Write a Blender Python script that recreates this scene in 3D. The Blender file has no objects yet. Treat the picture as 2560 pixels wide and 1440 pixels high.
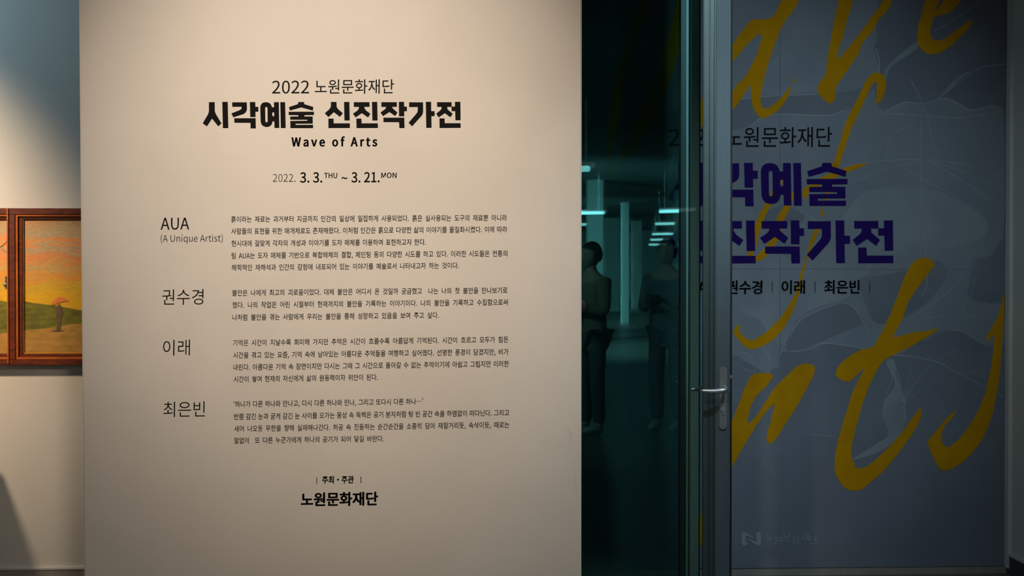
import bpy, bmesh, math, random, os
from mathutils import Vector, Matrix
from mathutils.geometry import tessellate_polygon
R = math.radians
random.seed(7)
C = bpy.context.scene.collection
sc = bpy.context.scene

# ------------------------------------------------------------------ camera
F = 2560 * 50 / 36.0
CAM = Vector((0, 0, 1.5)); HORIZON = 675.0
PITCH = math.atan((720 - HORIZON) / F)
cd = bpy.data.cameras.new('camera'); cam = bpy.data.objects.new('camera', cd); C.objects.link(cam)
cd.lens = 50; cd.sensor_width = 36; cd.clip_start = .05; cd.clip_end = 200
cam.location = CAM; cam.rotation_euler = (R(90) - PITCH, 0, 0)
cd.dof.use_dof = True; cd.dof.focus_distance = 4.62; cd.dof.aperture_fstop = 8.0
sc.camera = cam
sc.view_settings.view_transform = 'Standard'; sc.view_settings.look = 'None'
sc.view_settings.exposure = 0; sc.view_settings.gamma = 1; sc.view_settings.use_curve_mapping = False

# ------------------------------------------------------------------ frames of reference
A = R(2.45)                                     # the building is turned a little against the camera
UB = Vector((math.cos(A), math.sin(A), 0)); NB = Vector((math.sin(A), -math.cos(A), 0))
OB = Vector((1.75, 7.0, 0))                     # a point on the rear wall
AP = R(4.07)                                    # the free-standing text wall
UP_ = Vector((math.cos(AP), math.sin(AP), 0)); NP = Vector((math.sin(AP), -math.cos(AP), 0))
OP = Vector((-.58, 4.6, 0))
Z = Vector((0, 0, 1))
def W(u, v, z): return OB + UB * u + NB * v + Z * z          # building frame: u right, v out of the rear wall
def ray(px, py):
    a, b = (px - 1280) / F, (720 - py) / F
    c, s = math.cos(PITCH), math.sin(PITCH)
    return Vector((a, c + b * s, -s + b * c))
def hit(px, py, o, n):
    d = ray(px, py); return CAM + d * ((o - CAM).dot(n) / d.dot(n))
def on_wall(px, py, v=0.0): return hit(px, py, W(0, v, 0), NB)
def on_panel(px, py, off=0.0): return hit(px, py, OP + NP * off, NP)
def uz(px, py, v): p = on_wall(px, py, v); return (p - OB).dot(UB), p.z

# ------------------------------------------------------------------ lights
def light(name, kind, loc, energy, col, target=None, **k):
    l = bpy.data.lights.new(name, kind); l.energy = energy; l.color = col
    for a, b in k.items(): setattr(l, a, b)
    o = bpy.data.objects.new(name, l); C.objects.link(o); o.location = loc
    if target is not None: o.rotation_euler = (Vector(target) - Vector(loc)).to_track_quat('-Z', 'Y').to_euler()
    return o
WARM = (1, .82, .66); COOL = (.60, .92, .98)
light('track_spot', 'SPOT', (-.56, 2.15, 3.3), 295, WARM, (-.56, 4.6, 1.90), spot_size=R(48), spot_blend=1.0, shadow_soft_size=.06)
light('painting_spot', 'SPOT', (-3.35, 5.0, 3.0), 470, (1, .74, .51), (-3.18, 6.8, 1.62), spot_size=R(61), spot_blend=.95, shadow_soft_size=.10)
light('cool_side_light', 'AREA', (-3.4, 6.2, 2.95), 8.5, (.48, .80, 1.0), (-2.6, 6.8, 2.5), shape='DISK', size=.5)
light('panel_fill', 'SPOT', (1.6, -.6, 3.2), 265, (1, .86, .73), (-.7, 4.6, .85), spot_size=R(34), spot_blend=1.0, shadow_soft_size=.08)  # unseen fill added to lift the lower part of the text wall
light('gallery_fill', 'AREA', (-1.0, -1.5, 3.3), 15, (1, .90, .84), (-.6, 3.0, 0.6), shape='RECTANGLE', size=3.0, size_y=1.5)
light('banner_fill', 'SPOT', (.98, 3.2, 3.2), 165, (.71, .92, .98), (1.18, 7.0, 1.66), spot_size=R(47), spot_blend=1.0, shadow_soft_size=.05)  # unseen spot put in for the hall light on the banner
light('visitor_fill', 'AREA', (-1.3, .8, 3.2), 45, (.75, .95, 1.0), (1.3, -2.6, 1.0), shape='SQUARE', size=.6, spread=R(110))  # added out of view to brighten the mirrored visitors
light('stile_fill', 'SPOT', (1.30, 3.6, 3.2), 105, (.66, .88, 1.0), (.85, 5.6, .6), spot_size=R(62), spot_blend=1.0, shadow_soft_size=.05)  # extra unseen spot that lightens the door stile and frame
for i, (u, v) in enumerate(((-3.5, 20), (-3.5, 33), (-3.5, 48))):
    light('hall_fill', 'AREA', W(u, v, 3.2), 1500, COOL, W(u + 7, v + 5, 0), shape='SQUARE', size=2.0, spread=R(100))  # unseen area lights added to brighten the hall in the reflection
w = bpy.data.worlds.new('world'); sc.world = w; w.use_nodes = True
w.node_tree.nodes['Background'].inputs[0].default_value = (.35, .55, .65, 1)
w.node_tree.nodes['Background'].inputs[1].default_value = .05

# ------------------------------------------------------------------ materials
def srgb(r, g, b):
    f = lambda c: (c / 255 / 12.92) if c / 255 <= .04045 else ((c / 255 + .055) / 1.055) ** 2.4
    return (f(r), f(g), f(b), 1)
def mat(name, col, rough=.6, metal=0.0, col2=None, scale=30, bump=0.0, bscale=200, stretch=None, spec=.5, detail=4):
    m = bpy.data.materials.new(name); m.use_nodes = True; nt = m.node_tree; p = nt.nodes['Principled BSDF']
    p.inputs['Base Color'].default_value = col; p.inputs['Roughness'].default_value = rough
    p.inputs['Metallic'].default_value = metal; p.inputs['Specular IOR Level'].default_value = spec
    tc = nt.nodes.new('ShaderNodeTexCoord'); mp = nt.nodes.new('ShaderNodeMapping')
    nt.links.new(tc.outputs['Object'], mp.inputs[0])
    if stretch: mp.inputs['Scale'].default_value = stretch
    if col2:
        n = nt.nodes.new('ShaderNodeTexNoise'); n.inputs['Scale'].default_value = scale; n.inputs['Detail'].default_value = detail
        nt.links.new(mp.outputs[0], n.inputs[0])
        mr = nt.nodes.new('ShaderNodeMapRange'); mr.inputs[1].default_value = .35; mr.inputs[2].default_value = .65
        nt.links.new(n.outputs[0], mr.inputs[0])
        mx = nt.nodes.new('ShaderNodeMix'); mx.data_type = 'RGBA'; mx.inputs[6].default_value = col; mx.inputs[7].default_value = col2
        nt.links.new(mr.outputs[0], mx.inputs[0]); nt.links.new(mx.outputs[2], p.inputs['Base Color'])
    if bump:
        n2 = nt.nodes.new('ShaderNodeTexNoise'); n2.inputs['Scale'].default_value = bscale; n2.inputs['Detail'].default_value = 3
        nt.links.new(tc.outputs['Object'], n2.inputs[0])
        b = nt.nodes.new('ShaderNodeBump'); b.inputs['Strength'].default_value = bump; b.inputs['Distance'].default_value = .002
        nt.links.new(n2.outputs[0], b.inputs['Height']); nt.links.new(b.outputs[0], p.inputs['Normal'])
    return m
def glass(name, tint, refl, rcol, gain=.5):
    m = bpy.data.materials.new(name); m.use_nodes = True; nt = m.node_tree
    for n in list(nt.nodes): nt.nodes.remove(n)
    out = nt.nodes.new('ShaderNodeOutputMaterial'); mx = nt.nodes.new('ShaderNodeMixShader')
    t = nt.nodes.new('ShaderNodeBsdfTransparent'); t.inputs[0].default_value = tint
    g = nt.nodes.new('ShaderNodeBsdfGlossy'); g.inputs['Roughness'].default_value = .0; g.inputs[0].default_value = rcol
    fr = nt.nodes.new('ShaderNodeLayerWeight'); fr.inputs[0].default_value = .25
    ma = nt.nodes.new('ShaderNodeMath'); ma.operation = 'MULTIPLY_ADD'; ma.inputs[1].default_value = gain; ma.inputs[2].default_value = refl
    nt.links.new(fr.outputs['Fresnel'], ma.inputs[0]); nt.links.new(ma.outputs[0], mx.inputs[0])
    nt.links.new(t.outputs[0], mx.inputs[1]); nt.links.new(g.outputs[0], mx.inputs[2]); nt.links.new(mx.outputs[0], out.inputs[0])
    return m
def emis(name, col, s):
    m = bpy.data.materials.new(name); m.use_nodes = True; p = m.node_tree.nodes['Principled BSDF']
    p.inputs['Base Color'].default_value = col; p.inputs['Emission Color'].default_value = col; p.inputs['Emission Strength'].default_value = s
    return m
M = dict(
    panel=mat('painted_plaster', srgb(222, 216, 206), .75, col2=srgb(216, 210, 200), scale=3, bump=.25, bscale=260),
    wall=mat('wall_paint', srgb(215, 212, 204), .8, col2=srgb(209, 206, 198), scale=2, bump=.1, bscale=200),
    hall=mat('hall_wall_paint', srgb(146, 151, 149), .8, col2=srgb(138, 144, 142), scale=1),
    hallw=mat('hall_partition_paint', srgb(186, 190, 188), .8, col2=srgb(178, 183, 181), scale=1),
    ceil=mat('ceiling_paint', srgb(128, 134, 134), .9, col2=srgb(120, 126, 126), scale=2),
    floor=mat('floor_vinyl', srgb(105, 102, 95), .35, col2=srgb(96, 93, 87), scale=6),
    base=mat('baseboard_vinyl', srgb(150, 146, 138), .5, col2=srgb(140, 137, 130), scale=20),
    dbase=mat('dark_baseboard_vinyl', srgb(70, 74, 78), .5, col2=srgb(64, 68, 72), scale=20),
    ink=mat('black_vinyl', srgb(13, 10, 9), .75, col2=srgb(10, 8, 8), scale=80, spec=.15),
    purple=mat('purple_ink', srgb(38, 15, 104), .8, col2=srgb(34, 13, 97), scale=20, spec=.12),
    bink=mat('black_ink', srgb(16, 20, 26), .8, col2=srgb(14, 17, 22), scale=20, spec=.12),
    yellow=mat('ochre_ink', srgb(204, 146, 0), .8, col2=srgb(192, 136, 0), scale=8, spec=.12),
    banner=mat('banner_cloth', srgb(122, 128, 142), .85, col2=srgb(112, 119, 133), scale=2.2, bump=.15, bscale=500, spec=.12),
    veil=mat('banner_pale_print', srgb(144, 152, 163), .85, col2=srgb(130, 139, 152), scale=3.5, spec=.12),
    veil2=mat('banner_mid_print', srgb(134, 142, 154), .85, col2=srgb(126, 134, 147), scale=3, spec=.12),
    strand=mat('banner_strand_print', srgb(157, 166, 176), .85, col2=srgb(142, 151, 163), scale=6, spec=.12),
    logo=mat('banner_logo_print', srgb(150, 162, 172), .85, col2=srgb(143, 155, 165), scale=6, spec=.12),
    alu=mat('satin_aluminium', srgb(84, 98, 106), .6, .2, col2=srgb(79, 93, 101), scale=4, stretch=(60, 60, 1)),
    alum=mat('mint_aluminium', srgb(164, 200, 202), .5, .2, col2=srgb(156, 192, 195), scale=4, stretch=(60, 60, 1)),
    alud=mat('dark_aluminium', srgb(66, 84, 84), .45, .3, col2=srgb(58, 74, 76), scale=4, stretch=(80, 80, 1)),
    rubber=mat('black_rubber', srgb(8, 9, 11), .7, col2=srgb(6, 7, 9), scale=30),
    chrome=mat('brushed_steel', srgb(205, 212, 216), .36, .85, col2=srgb(195, 203, 208), scale=50),
    plate=mat('satin_plate', srgb(150, 156, 158), .4, .6, col2=srgb(143, 150, 152), scale=50),
    wood=mat('red_brown_wood', srgb(118, 48, 16), .45, col2=srgb(82, 30, 8), scale=7, stretch=(3, 3, 12), bump=.2, bscale=60),
    woodl=mat('orange_wood_bead', srgb(205, 112, 34), .4, col2=srgb(176, 88, 24), scale=10),
    gilt=mat('gilt_edge', srgb(214, 158, 40), .4, col2=srgb(190, 130, 26), scale=12),
    latch=mat('tarnished_latch_metal', srgb(170, 168, 158), .35, .8, col2=srgb(90, 90, 84), scale=60),
    hill=mat('painted_green_hill', srgb(122, 116, 22), .7, col2=srgb(88, 88, 14), scale=16, stretch=(1, 1, 3)),
    path=mat('painted_ochre_path', srgb(188, 140, 66), .7, col2=srgb(160, 120, 40), scale=14, stretch=(1, 1, 3)),
    figure=mat('painted_brown_figure', srgb(84, 66, 34), .7, col2=srgb(110, 90, 60), scale=90),
    brolly=mat('painted_coral_umbrella', srgb(226, 122, 60), .7, col2=srgb(215, 135, 60), scale=60),
    twig=mat('painted_branch', srgb(140, 112, 44), .7, col2=srgb(150, 125, 60), scale=60),
    skin=mat('skin', srgb(200, 160, 138), .6, col2=srgb(192, 150, 130), scale=20),
    hair=mat('black_hair', srgb(26, 22, 20), .5, col2=srgb(18, 15, 14), scale=60),
    coat=mat('dark_coat', srgb(112, 116, 118), .85, col2=srgb(100, 105, 108), scale=14),
    coat2=mat('brown_coat', srgb(150, 128, 106), .85, col2=srgb(140, 118, 96), scale=14),
    trouser=mat('dark_trousers', srgb(88, 92, 96), .85, col2=srgb(80, 84, 88), scale=14),
    shoe=mat('pale_shoe', srgb(190, 190, 186), .6, col2=srgb(176, 176, 172), scale=30),
    tube=emis('lamp_diffuser', (.86, .98, 1, 1), 4.2),
    black=mat('black_plastic', srgb(8, 10, 11), .6, col2=srgb(12, 13, 15), scale=30),
    white=mat('white_plinth_paint', srgb(215, 214, 208), .7, col2=srgb(208, 207, 200), scale=5),
)
M['glass'] = glass('tinted_glass', (.40, .56, .54, 1), .15, (.50, .92, .88, 1))
M['leafglass'] = glass('clear_leaf_glass', (.74, .84, .84, 1), .002, (.8, 1, 1, 1), .06)

def canvas_material():
    m = bpy.data.materials.new('pastel_sunset'); m.use_nodes = True; nt = m.node_tree; p = nt.nodes['Principled BSDF']
    p.inputs['Roughness'].default_value = .7
    L = nt.links.new; N = nt.nodes.new
    tc = N('ShaderNodeTexCoord'); sx = N('ShaderNodeSeparateXYZ'); L(tc.outputs['Object'], sx.inputs[0])
    zb_ = on_wall(0, 912, .02).z; z0, z1 = uz(100, 884, .02)[1] - zb_, uz(100, 547, .02)[1] - zb_
    mp = N('ShaderNodeMapping'); mp.inputs['Scale'].default_value = (3, 3, 13); mp.inputs['Rotation'].default_value = (0, R(9), 0); L(tc.outputs['Object'], mp.inputs[0])
    n = N('ShaderNodeTexNoise'); n.inputs['Scale'].default_value = 2.4; n.inputs['Detail'].default_value = 4; n.inputs['Distortion'].default_value = .6; L(mp.outputs[0], n.inputs[0])
    mr = N('ShaderNodeMapRange'); mr.inputs[1].default_value = z0; mr.inputs[2].default_value = z1; L(sx.outputs[2], mr.inputs[0])
    ad = N('ShaderNodeMath'); ad.operation = 'MULTIPLY_ADD'; ad.inputs[1].default_value = .30; L(n.outputs[0], ad.inputs[0])
    sb = N('ShaderNodeMath'); sb.operation = 'SUBTRACT'; sb.inputs[1].default_value = .15; L(mr.outputs[0], sb.inputs[0]); L(sb.outputs[0], ad.inputs[2])
    cr = N('ShaderNodeValToRGB'); e = cr.color_ramp.elements
    stops = [(0.30, (222, 172, 8)), (0.42, (226, 172, 6)), (0.50, (212, 168, 44)), (0.56, (228, 150, 52)), (0.63, (196, 164, 92)),
             (0.70, (226, 142, 74)), (0.77, (188, 164, 122)), (0.83, (230, 150, 78)), (0.90, (184, 166, 126)), (0.97, (206, 156, 108))]
    e[0].position, e[0].color = stops[0][0], srgb(*stops[0][1]); e[1].position, e[1].color = stops[-1][0], srgb(*stops[-1][1])
    for a, b in stops[1:-1]: q = e.new(a); q.color = srgb(*b)
    L(ad.outputs[0], cr.inputs[0])
    n2 = N('ShaderNodeTexNoise'); n2.inputs['Scale'].default_value = 14; n2.inputs['Detail'].default_value = 5; L(mp.outputs[0], n2.inputs[0])
    mx = N('ShaderNodeMix'); mx.data_type = 'RGBA'; mx.blend_type = 'OVERLAY'; mx.inputs[0].default_value = .35
    L(cr.outputs[0], mx.inputs[6]); L(n2.outputs[0], mx.inputs[7]); L(mx.outputs[2], p.inputs['Base Color'])
    return m
M['canvas'] = canvas_material()

# ------------------------------------------------------------------ helpers
def obj(name, me, m, parent=None):
    if isinstance(me, bmesh.types.BMesh):
        b = me; me = bpy.data.meshes.new(name); b.to_mesh(me); b.free()
    o = bpy.data.objects.new(name, me)
    if m: me.materials.clear(); me.materials.append(m)
    C.objects.link(o); o.parent = parent
    return o
def struct(o, label=None):
    o['kind'] = 'structure'
    if label: o['label'] = label
    return o
def tag(o, label, cat, group=None):
    o['label'] = label; o['category'] = cat
    if group: o['group'] = group
    return o
def empty(name, loc, label, cat, group=None):
    o = bpy.data.objects.new(name, None); C.objects.link(o); o.location = loc; o.empty_display_size = .1
    return tag(o, label, cat, group)
def hexa(bm, pts):                                # 8 points, bottom ring then top ring
    v = [bm.verts.new(p) for p in pts]
    for f in ((0, 3, 2, 1), (4, 5, 6, 7), (0, 1, 5, 4), (1, 2, 6, 5), (2, 3, 7, 6), (3, 0, 4, 7)): bm.faces.new([v[i] for i in f])
def wbox(u0, u1, v0, v1, z0, z1, bm=None, bevel=0):
    own = bm is None
    if own: bm = bmesh.new()
    hexa(bm, [W(u0, v1, z0), W(u1, v1, z0), W(u1, v0, z0), W(u0, v0, z0), W(u0, v1, z1), W(u1, v1, z1), W(u1, v0, z1), W(u0, v0, z1)])
    if bevel: bmesh.ops.bevel(bm, geom=list(bm.edges), offset=bevel, segments=2, affect='EDGES', clamp_overlap=True)
    bmesh.ops.recalc_face_normals(bm, faces=bm.faces)
    return bm
def local(o):                                     # children in world coordinates under an Empty that is not at the origin
    o_inv = Matrix.Translation(-o.location); return o_inv
def child(name, bm, m, parent):
    bm.transform(local(parent)); return obj(name, bm, m, parent)
def flat_print(name, polys, m, parent, place, off):
    """polys: list of [outer, hole, ...] in photo pixels; place(px, py, off) -> point on the printed surface"""
    vs, fs = [], []
    for rings in polys:
        pts3 = [[Vector((x, -y, 0)) for x, y in r] for r in rings]
        tri = tessellate_polygon(pts3); base = len(vs)
        fl = [p for r in rings for p in r]
        vs += [place(x, y, off) for x, y in fl]
        for t in tri:
            a, b, c = (fl[i] for i in t)
            ar = (b[0] - a[0]) * (c[1] - a[1]) - (b[1] - a[1]) * (c[0] - a[0])
            fs.append([base + i for i in (t if ar < 0 else t[::-1])])
    me = bpy.data.meshes.new(name); me.from_pydata(vs, [], fs)
    o = obj(name, me, m)
    o.parent = parent
    if parent is not None and parent.type == 'EMPTY': me.transform(Matrix.Translation(-parent.location))
    return o
def smooth(pts, n=5, jit=0.0):
    out = []; N_ = len(pts)
    for i in range(N_):
        p0, p1, p2, p3 = (Vector(pts[(i + k) % N_]) for k in (-1, 0, 1, 2))
        for s in range(n):
            t = s / n
            q = .5 * ((2 * p1) + (p2 - p0) * t + (2 * p0 - 5 * p1 + 4 * p2 - p3) * t * t + (3 * p1 - p0 - 3 * p2 + p3) * t ** 3)
            out.append((q.x + random.uniform(-jit, jit), q.y + random.uniform(-jit, jit)))
    return out
def ribbon(pts, n=6, jit=0.0):
    """(x, y, width) centre line -> outline"""
    P = []
    for i in range(len(pts) - 1):
        p0, p1, p2, p3 = (Vector(pts[max(0, min(len(pts) - 1, i + k))]) for k in (-1, 0, 1, 2))
        for s in range(n):
            t = s / n
            P.append(.5 * ((2 * p1) + (p2 - p0) * t + (2 * p0 - 5 * p1 + 4 * p2 - p3) * t * t + (3 * p1 - p0 - 3 * p2 + p3) * t ** 3))
    P.append(Vector(pts[-1])); l, r = [], []
    for i, p in enumerate(P):
        d = (P[min(i + 1, len(P) - 1)] - P[max(i - 1, 0)]); d = Vector((d.x, d.y)); d.normalize() if d.length else None
        h = max(p.z, .6) / 2
        l.append((p.x - d.y * h + random.uniform(-jit, jit), p.y + d.x * h + random.uniform(-jit, jit)))
        r.append((p.x + d.y * h + random.uniform(-jit, jit), p.y - d.x * h + random.uniform(-jit, jit)))
    return l + r[::-1]

# ------------------------------------------------------------------ the setting
zt = 3.4
def slab(name, u0, u1, v0, v1, z0, z1, m, lab=None): return struct(obj(name, wbox(u0, u1, v0, v1, z0, z1), m), lab)
UR = uz(2521, 700, 0.0)[0]                        # corner of rear wall and right return
uPL = -9.0
slab('floor', uPL, 16, -.15, 64, -.1, 0, M['floor'])
slab('ceiling', uPL, 16, -.15, 64, zt, zt + .1, M['ceil'])
slab('wall_back', uPL, UR + .12, -.15, 0, 0, zt, M['wall'])
slab('wall_left', uPL - .15, uPL, -.15, 64, 0, zt, M['wall'])
slab('wall_right', UR, UR + .12, 0, 1.8, 0, zt, M['wall'])
slab('wall_right_return', UR + .12, 16, 1.68, 1.8, 0, zt, M['wall'])
slab('wall_hall_right', 16, 16.15, 1.8, 64, 0, zt, M['hall'])
slab('wall_hall_end', uPL, 16, 63.85, 64, 0, zt, M['hall'])
# baseboards
u_split = uz(1380, 700, 0)[0]
zb = uz(100, 1424, .012)[1]
slab('baseboard_left', uPL, u_split, 0, .012, 0, zb, M['base'])
slab('trim_1', uPL, u_split, 0, .016, zb, zb + .010, M['white'], 'pale top edge of the left baseboard')
zr = uz(2100, 1421, .012)[1]; zr0 = uz(2100, 1437, .012)[1]
slab('baseboard_back', u_split, UR, 0, .014, zr0, zr, M['base'])
slab('trim_2', u_split, UR, 0, .006, 0, zr0, M['rubber'], 'dark joint between the rear baseboard and the floor')
slab('baseboard_right', UR - .010, UR, .02, 1.8, 0, uz(2521, 1387, .02)[1], M['dbase'])
slab('trim_3', UR - .016, UR + 0.0, .012, .05, zr, zt, M['wall'], 'pale corner bead between rear and right wall')
slab('trim_4', UR - .014, UR, .05, 1.8, uz(2521, 1387, .02)[1], uz(2521, 1387, .02)[1] + .012, M['wall'], 'pale top edge of the right baseboard')

# the free-standing wall with the lettering
def up(px): return (on_panel(px, 700) - OP).dot(UP_)
pl, pr = up(204), up(1454)
bm = bmesh.new()
tl, bl = (on_panel(197, 0) - OP).dot(UP_), (on_panel(210, 1440) - OP).dot(UP_)
k = (tl - bl) / (on_panel(197, 0).z - on_panel(210, 1440).z)
lx = lambda z: bl + k * (z - on_panel(210, 1440).z)
hexa(bm, [OP + UP_ * lx(0), OP + UP_ * pr, OP + UP_ * pr - NP * .14, OP + UP_ * lx(0) - NP * .14,
          OP + UP_ * lx(zt) + Z * zt, OP + UP_ * pr + Z * zt, OP + UP_ * pr - NP * .14 + Z * zt, OP + UP_ * lx(zt) - NP * .14 + Z * zt])
bmesh.ops.bevel(bm, geom=[e for e in bm.edges if abs((e.verts[0].co - e.verts[1].co).z) > 1], offset=.004, segments=2, affect='EDGES')
bmesh.ops.recalc_face_normals(bm, faces=bm.faces)
panel = struct(obj('wall_front', bm, M['panel']), 'cream free-standing exhibition wall carrying the black lettering')

# ------------------------------------------------------------------ lettering
try:
    FONT = bpy.data.fonts.load(os.path.join(bpy.utils.resource_path('LOCAL'), 'datafiles', 'fonts', 'Noto Sans CJK Regular.woff2'))
except Exception:
    FONT = None
def raw_lines(texts, wt):
    """outlines of many short texts at once, one per line; scaled so that a capital H is .733 high"""
    cu = bpy.data.curves.new('t', 'FONT')
    if FONT: cu.font = FONT
    SP = 6.0
    cu.body = chr(10).join(texts); cu.size = 1; cu.space_line = SP; cu.resolution_u = 3; cu.offset = wt * KF; cu.fill_mode = 'FRONT'
    o = bpy.data.objects.new('t', cu); me = bpy.data.meshes.new_from_object(o)
    out = [([], [], {}) for _ in texts]
    line = lambda y: int(round((.30 * KF - y) / SP))
    co = [(v.co.x, v.co.y) for v in me.vertices]
    for p in me.polygons:
        vi = tuple(p.vertices); L = line(co[vi[0]][1])
        if not 0 <= L < len(texts): continue
        vs, fs, ix = out[L]; f = []
        for i in vi:
            if i not in ix: ix[i] = len(vs); vs.append((co[i][0] / KF, (co[i][1] + SP * L) / KF))
            f.append(ix[i])
        fs.append(tuple(f))
    bpy.data.objects.remove(o); bpy.data.meshes.remove(me); bpy.data.curves.remove(cu)
    return [(a, b) for a, b, c in out]
KF = 1.0
_h = raw_lines(['H'], 0)[0][0]; KF = max(v[1] for v in _h) / .733
_cache = {}
def need(jobs):
    """fill the glyph cache for {weight: characters}"""
    asc = sorted({c for cs in jobs.values() for c in cs if not 0xAC00 <= ord(c) <= 0xD7A3})
    ws = [max(v[0] for v in r[0]) for r in raw_lines(['HH'] + ['H' + c + 'H' for c in asc], 0)]
    adv = {c: w_ - ws[0] for c, w_ in zip(asc, ws[1:])}
    for wt, cs in jobs.items():
        cs = sorted(set(cs) - {' '})
        for c, (v, f) in zip(cs, raw_lines(cs, wt)): _cache[(c, wt)] = (v, f, adv.get(c, .92))
PENDING = []
def glyph(ch, wt): return _cache[(ch, wt)]
def layout(text, wt, track=0.0, space=None):
    vs, fs, x = [], [], 0.0
    for ch in text:
        if ch == ' ': x += (.224 if space is None else space) + track; continue
        gv, gf, adv = glyph(ch, wt); b = len(vs)
        vs += [(p[0] + x, p[1]) for p in gv]; fs += [tuple(i + b for i in f) for f in gf]; x += adv + track
    return vs, fs
def span(vs): xs = [v[0] for v in vs]; return min(xs), max(xs)
def text_geom(text, x0, y0, x1, y1, em, wt=0.0, mode='fit', emx=None, drop=None, bold=0.0):
    """ink from (x0,y0) to (x1,y1) in photo pixels; y = ink bottom (drop = share of em below the baseline); returns px verts"""
    L = x1 - x0
    hang = any(ord(c) >= 0xAC00 for c in text)
    if drop is None: drop = .075 if hang else 0.0
    if mode == 'fit':
        vs, fs = layout(text, wt); a, b = span(vs); sx = L / (b - a)
    else:
        sx = emx; kw = 'track' if mode == 'track' else 'space'; wd = []
        for q in (.1, .3):
            v_, _ = layout(text, wt, **{kw: q}); a_, b_ = span(v_); wd.append(b_ - a_)
        q = .1 + .2 * (L / sx - wd[0]) / (wd[1] - wd[0])
        vs, fs = layout(text, wt, **{kw: q}); a, b = span(vs)
    out = []
    for (x, y) in vs:
        t = (x - a) * sx / L
        yy = y + drop
        out.append((x0 + (x1 - x0) * t + (y1 - y0) / L * yy * em * -1 * -1 * 0 + yy * em * .011, y0 + (y1 - y0) * t - yy * em))
    if bold:                                      # heavier stems: the same outline set again a hair to each side
        n = len(out); d = bold * em; o_, f_ = [], []
        for k, (dx, dy) in enumerate(((-d, 0), (d, 0), (0, -d * .6), (0, d * .6), (-d * .6, -d * .5), (d * .6, d * .5), (-d * .6, d * .5), (d * .6, -d * .5))):
            o_ += [(x + dx, y + dy) for x, y in out]; f_ += [tuple(i + k * n for i in q) for q in fs]
        return o_, f_
    return out, fs
def lettering(name, runs, m, parent, place, off): PENDING.append((name, runs, m, parent, place, off))
def set_type():
    jobs = {}
    for it in PENDING:
        for r in it[1]: jobs.setdefault((r[6] if len(r) > 6 else {}).get('wt', 0.0), set()).update(r[0])
    need(jobs)
    for it in PENDING: lettering_now(*it)
def lettering_now(name, runs, m, parent, place, off):
    vs, fs = [], []
    for r in runs:
        v, f = text_geom(*r[:6], **(r[6] if len(r) > 6 else {})); b = len(vs)
        vs += [place(x, y, off) for x, y in v]; fs += [tuple(i + b for i in q) for q in f]
    me = bpy.data.meshes.new(name); me.from_pydata(vs, [], fs)
    if parent is not None and parent.type == 'EMPTY': me.transform(Matrix.Translation(-parent.location))
    return obj(name, me, m, parent)
on_p = lambda x, y, off: on_panel(x, y, off)
on_b = lambda x, y, off: on_wall(x, y, off)
LT = .003
S = dict(mode='space', emx=14.3, wt=.008)
def lines(name, rows): lettering(name, [(t, x0, y0, x1, y1, 17.2, S) for t, x0, y0, x1, y1 in rows], M['ink'], panel, on_p, .0006)
lines('paragraph', [
 ('흙이라는 재료는 과거부터 지금까지 인간의 일상에 밀접하게 사용되었다. 흙은 실사용되는 도구의 재료뿐 아니라', 577.7, 556, 1267, 552),
 ('사람들의 표현을 위한 매개체로도 존재해왔다. 이처럼 인간은 흙으로 다양한 삶의 이야기를 물질화시켰다. 이에 따라', 578, 586, 1267.8, 581),
 ('현시대에 걸맞게 각자의 개성과 이야기를 도자 매체를 이용하여 표현하고자 한다.', 578.6, 616.5, 1064.5, 612.7),
 ('팀 AUA는 도자 매체를 기반으로 복합매체의 결합, 페인팅 등의 다양한 시도를 하고 있다. 이러한 시도들은 전통의', 579, 647, 1268.2, 641.2),
 ('해학적인 재해석과 인간의 감정에 내포되어 있는 이야기를 예술로서 나타내고자 하는 것이다.', 579.3, 677, 1147, 671.2)])
lines('paragraph', [
 ('불안은 나에게 최고의 괴로움이었다. 대체 불안은 어디서 온 것일까 궁금했고  나는 나의 첫 불안을 만나보기로', 580.3, 740, 1268.6, 733.2),
 ('했다. 나의 작업은 어린 시절부터 현재까지의 불안을 기록하는 이야기이다. 나의 불안을 기록하고 수집함으로써', 581.2, 770.5, 1269.4, 763),
 ('나처럼 불안을 겪는 사람에게 우리는 불안을 통해 성장하고 있음을 보여 주고 싶다.', 581.2, 801.4, 1097, 795.5)])
lines('paragraph', [
 ('기억은 시간이 지날수록 희미해 가지만 추억은 시간이 흐를수록 아름답게 기억된다. 시간이 흐르고 모두가 힘든', 582.5, 865, 1270.7, 856.4),
 ('시간을 겪고 있는 요즘, 기억 속에 남아있는 아름다운 추억들을 여행하고 싶어졌다. 선명한 풍경이 담겼지만, 비가', 582.9, 896, 1271.5, 887),
 ('내린다. 아름다운 기억 속 장면이지만 다시는 그때 그 시간으로 돌아갈 수 없는 추억이기에 아쉽고 그립지만 이러한', 583.3, 926, 1272, 917),
 ('시간이 쌓여 현재의 자신에게 삶의 원동력이자 위안이 된다.', 584.1, 956, 944.6, 950.5)])
lines('paragraph', [
 ('‘하나가 다른 하나와 만나고, 다시 다른 하나와 만나, 그리고 또다시 다른 하나⋯’', 584.3, 1018.4, 1057.7, 1011),
 ('반쯤 감긴 눈과 굳게 감긴 눈 사이를 오가는 몽상 속 독백은 공기 분자처럼 텅 빈 공간 속을 하염없이 떠다닌다. 그리고', 585, 1049.6, 1272.9, 1039.4),
 ('새어 나오듯 무한을 향해 실재해나간다. 허공 속 진동하는 순간순간을 소중히 담아 재잘거리듯, 속삭이듯, 때로는', 585.4, 1079.7, 1273, 1069.4),
 ('말없이  또 다른 누군가에게 하나의 공기가 되어 닿길 바란다.', 585.8, 1109.4, 959.4, 1104.2)])
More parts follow.
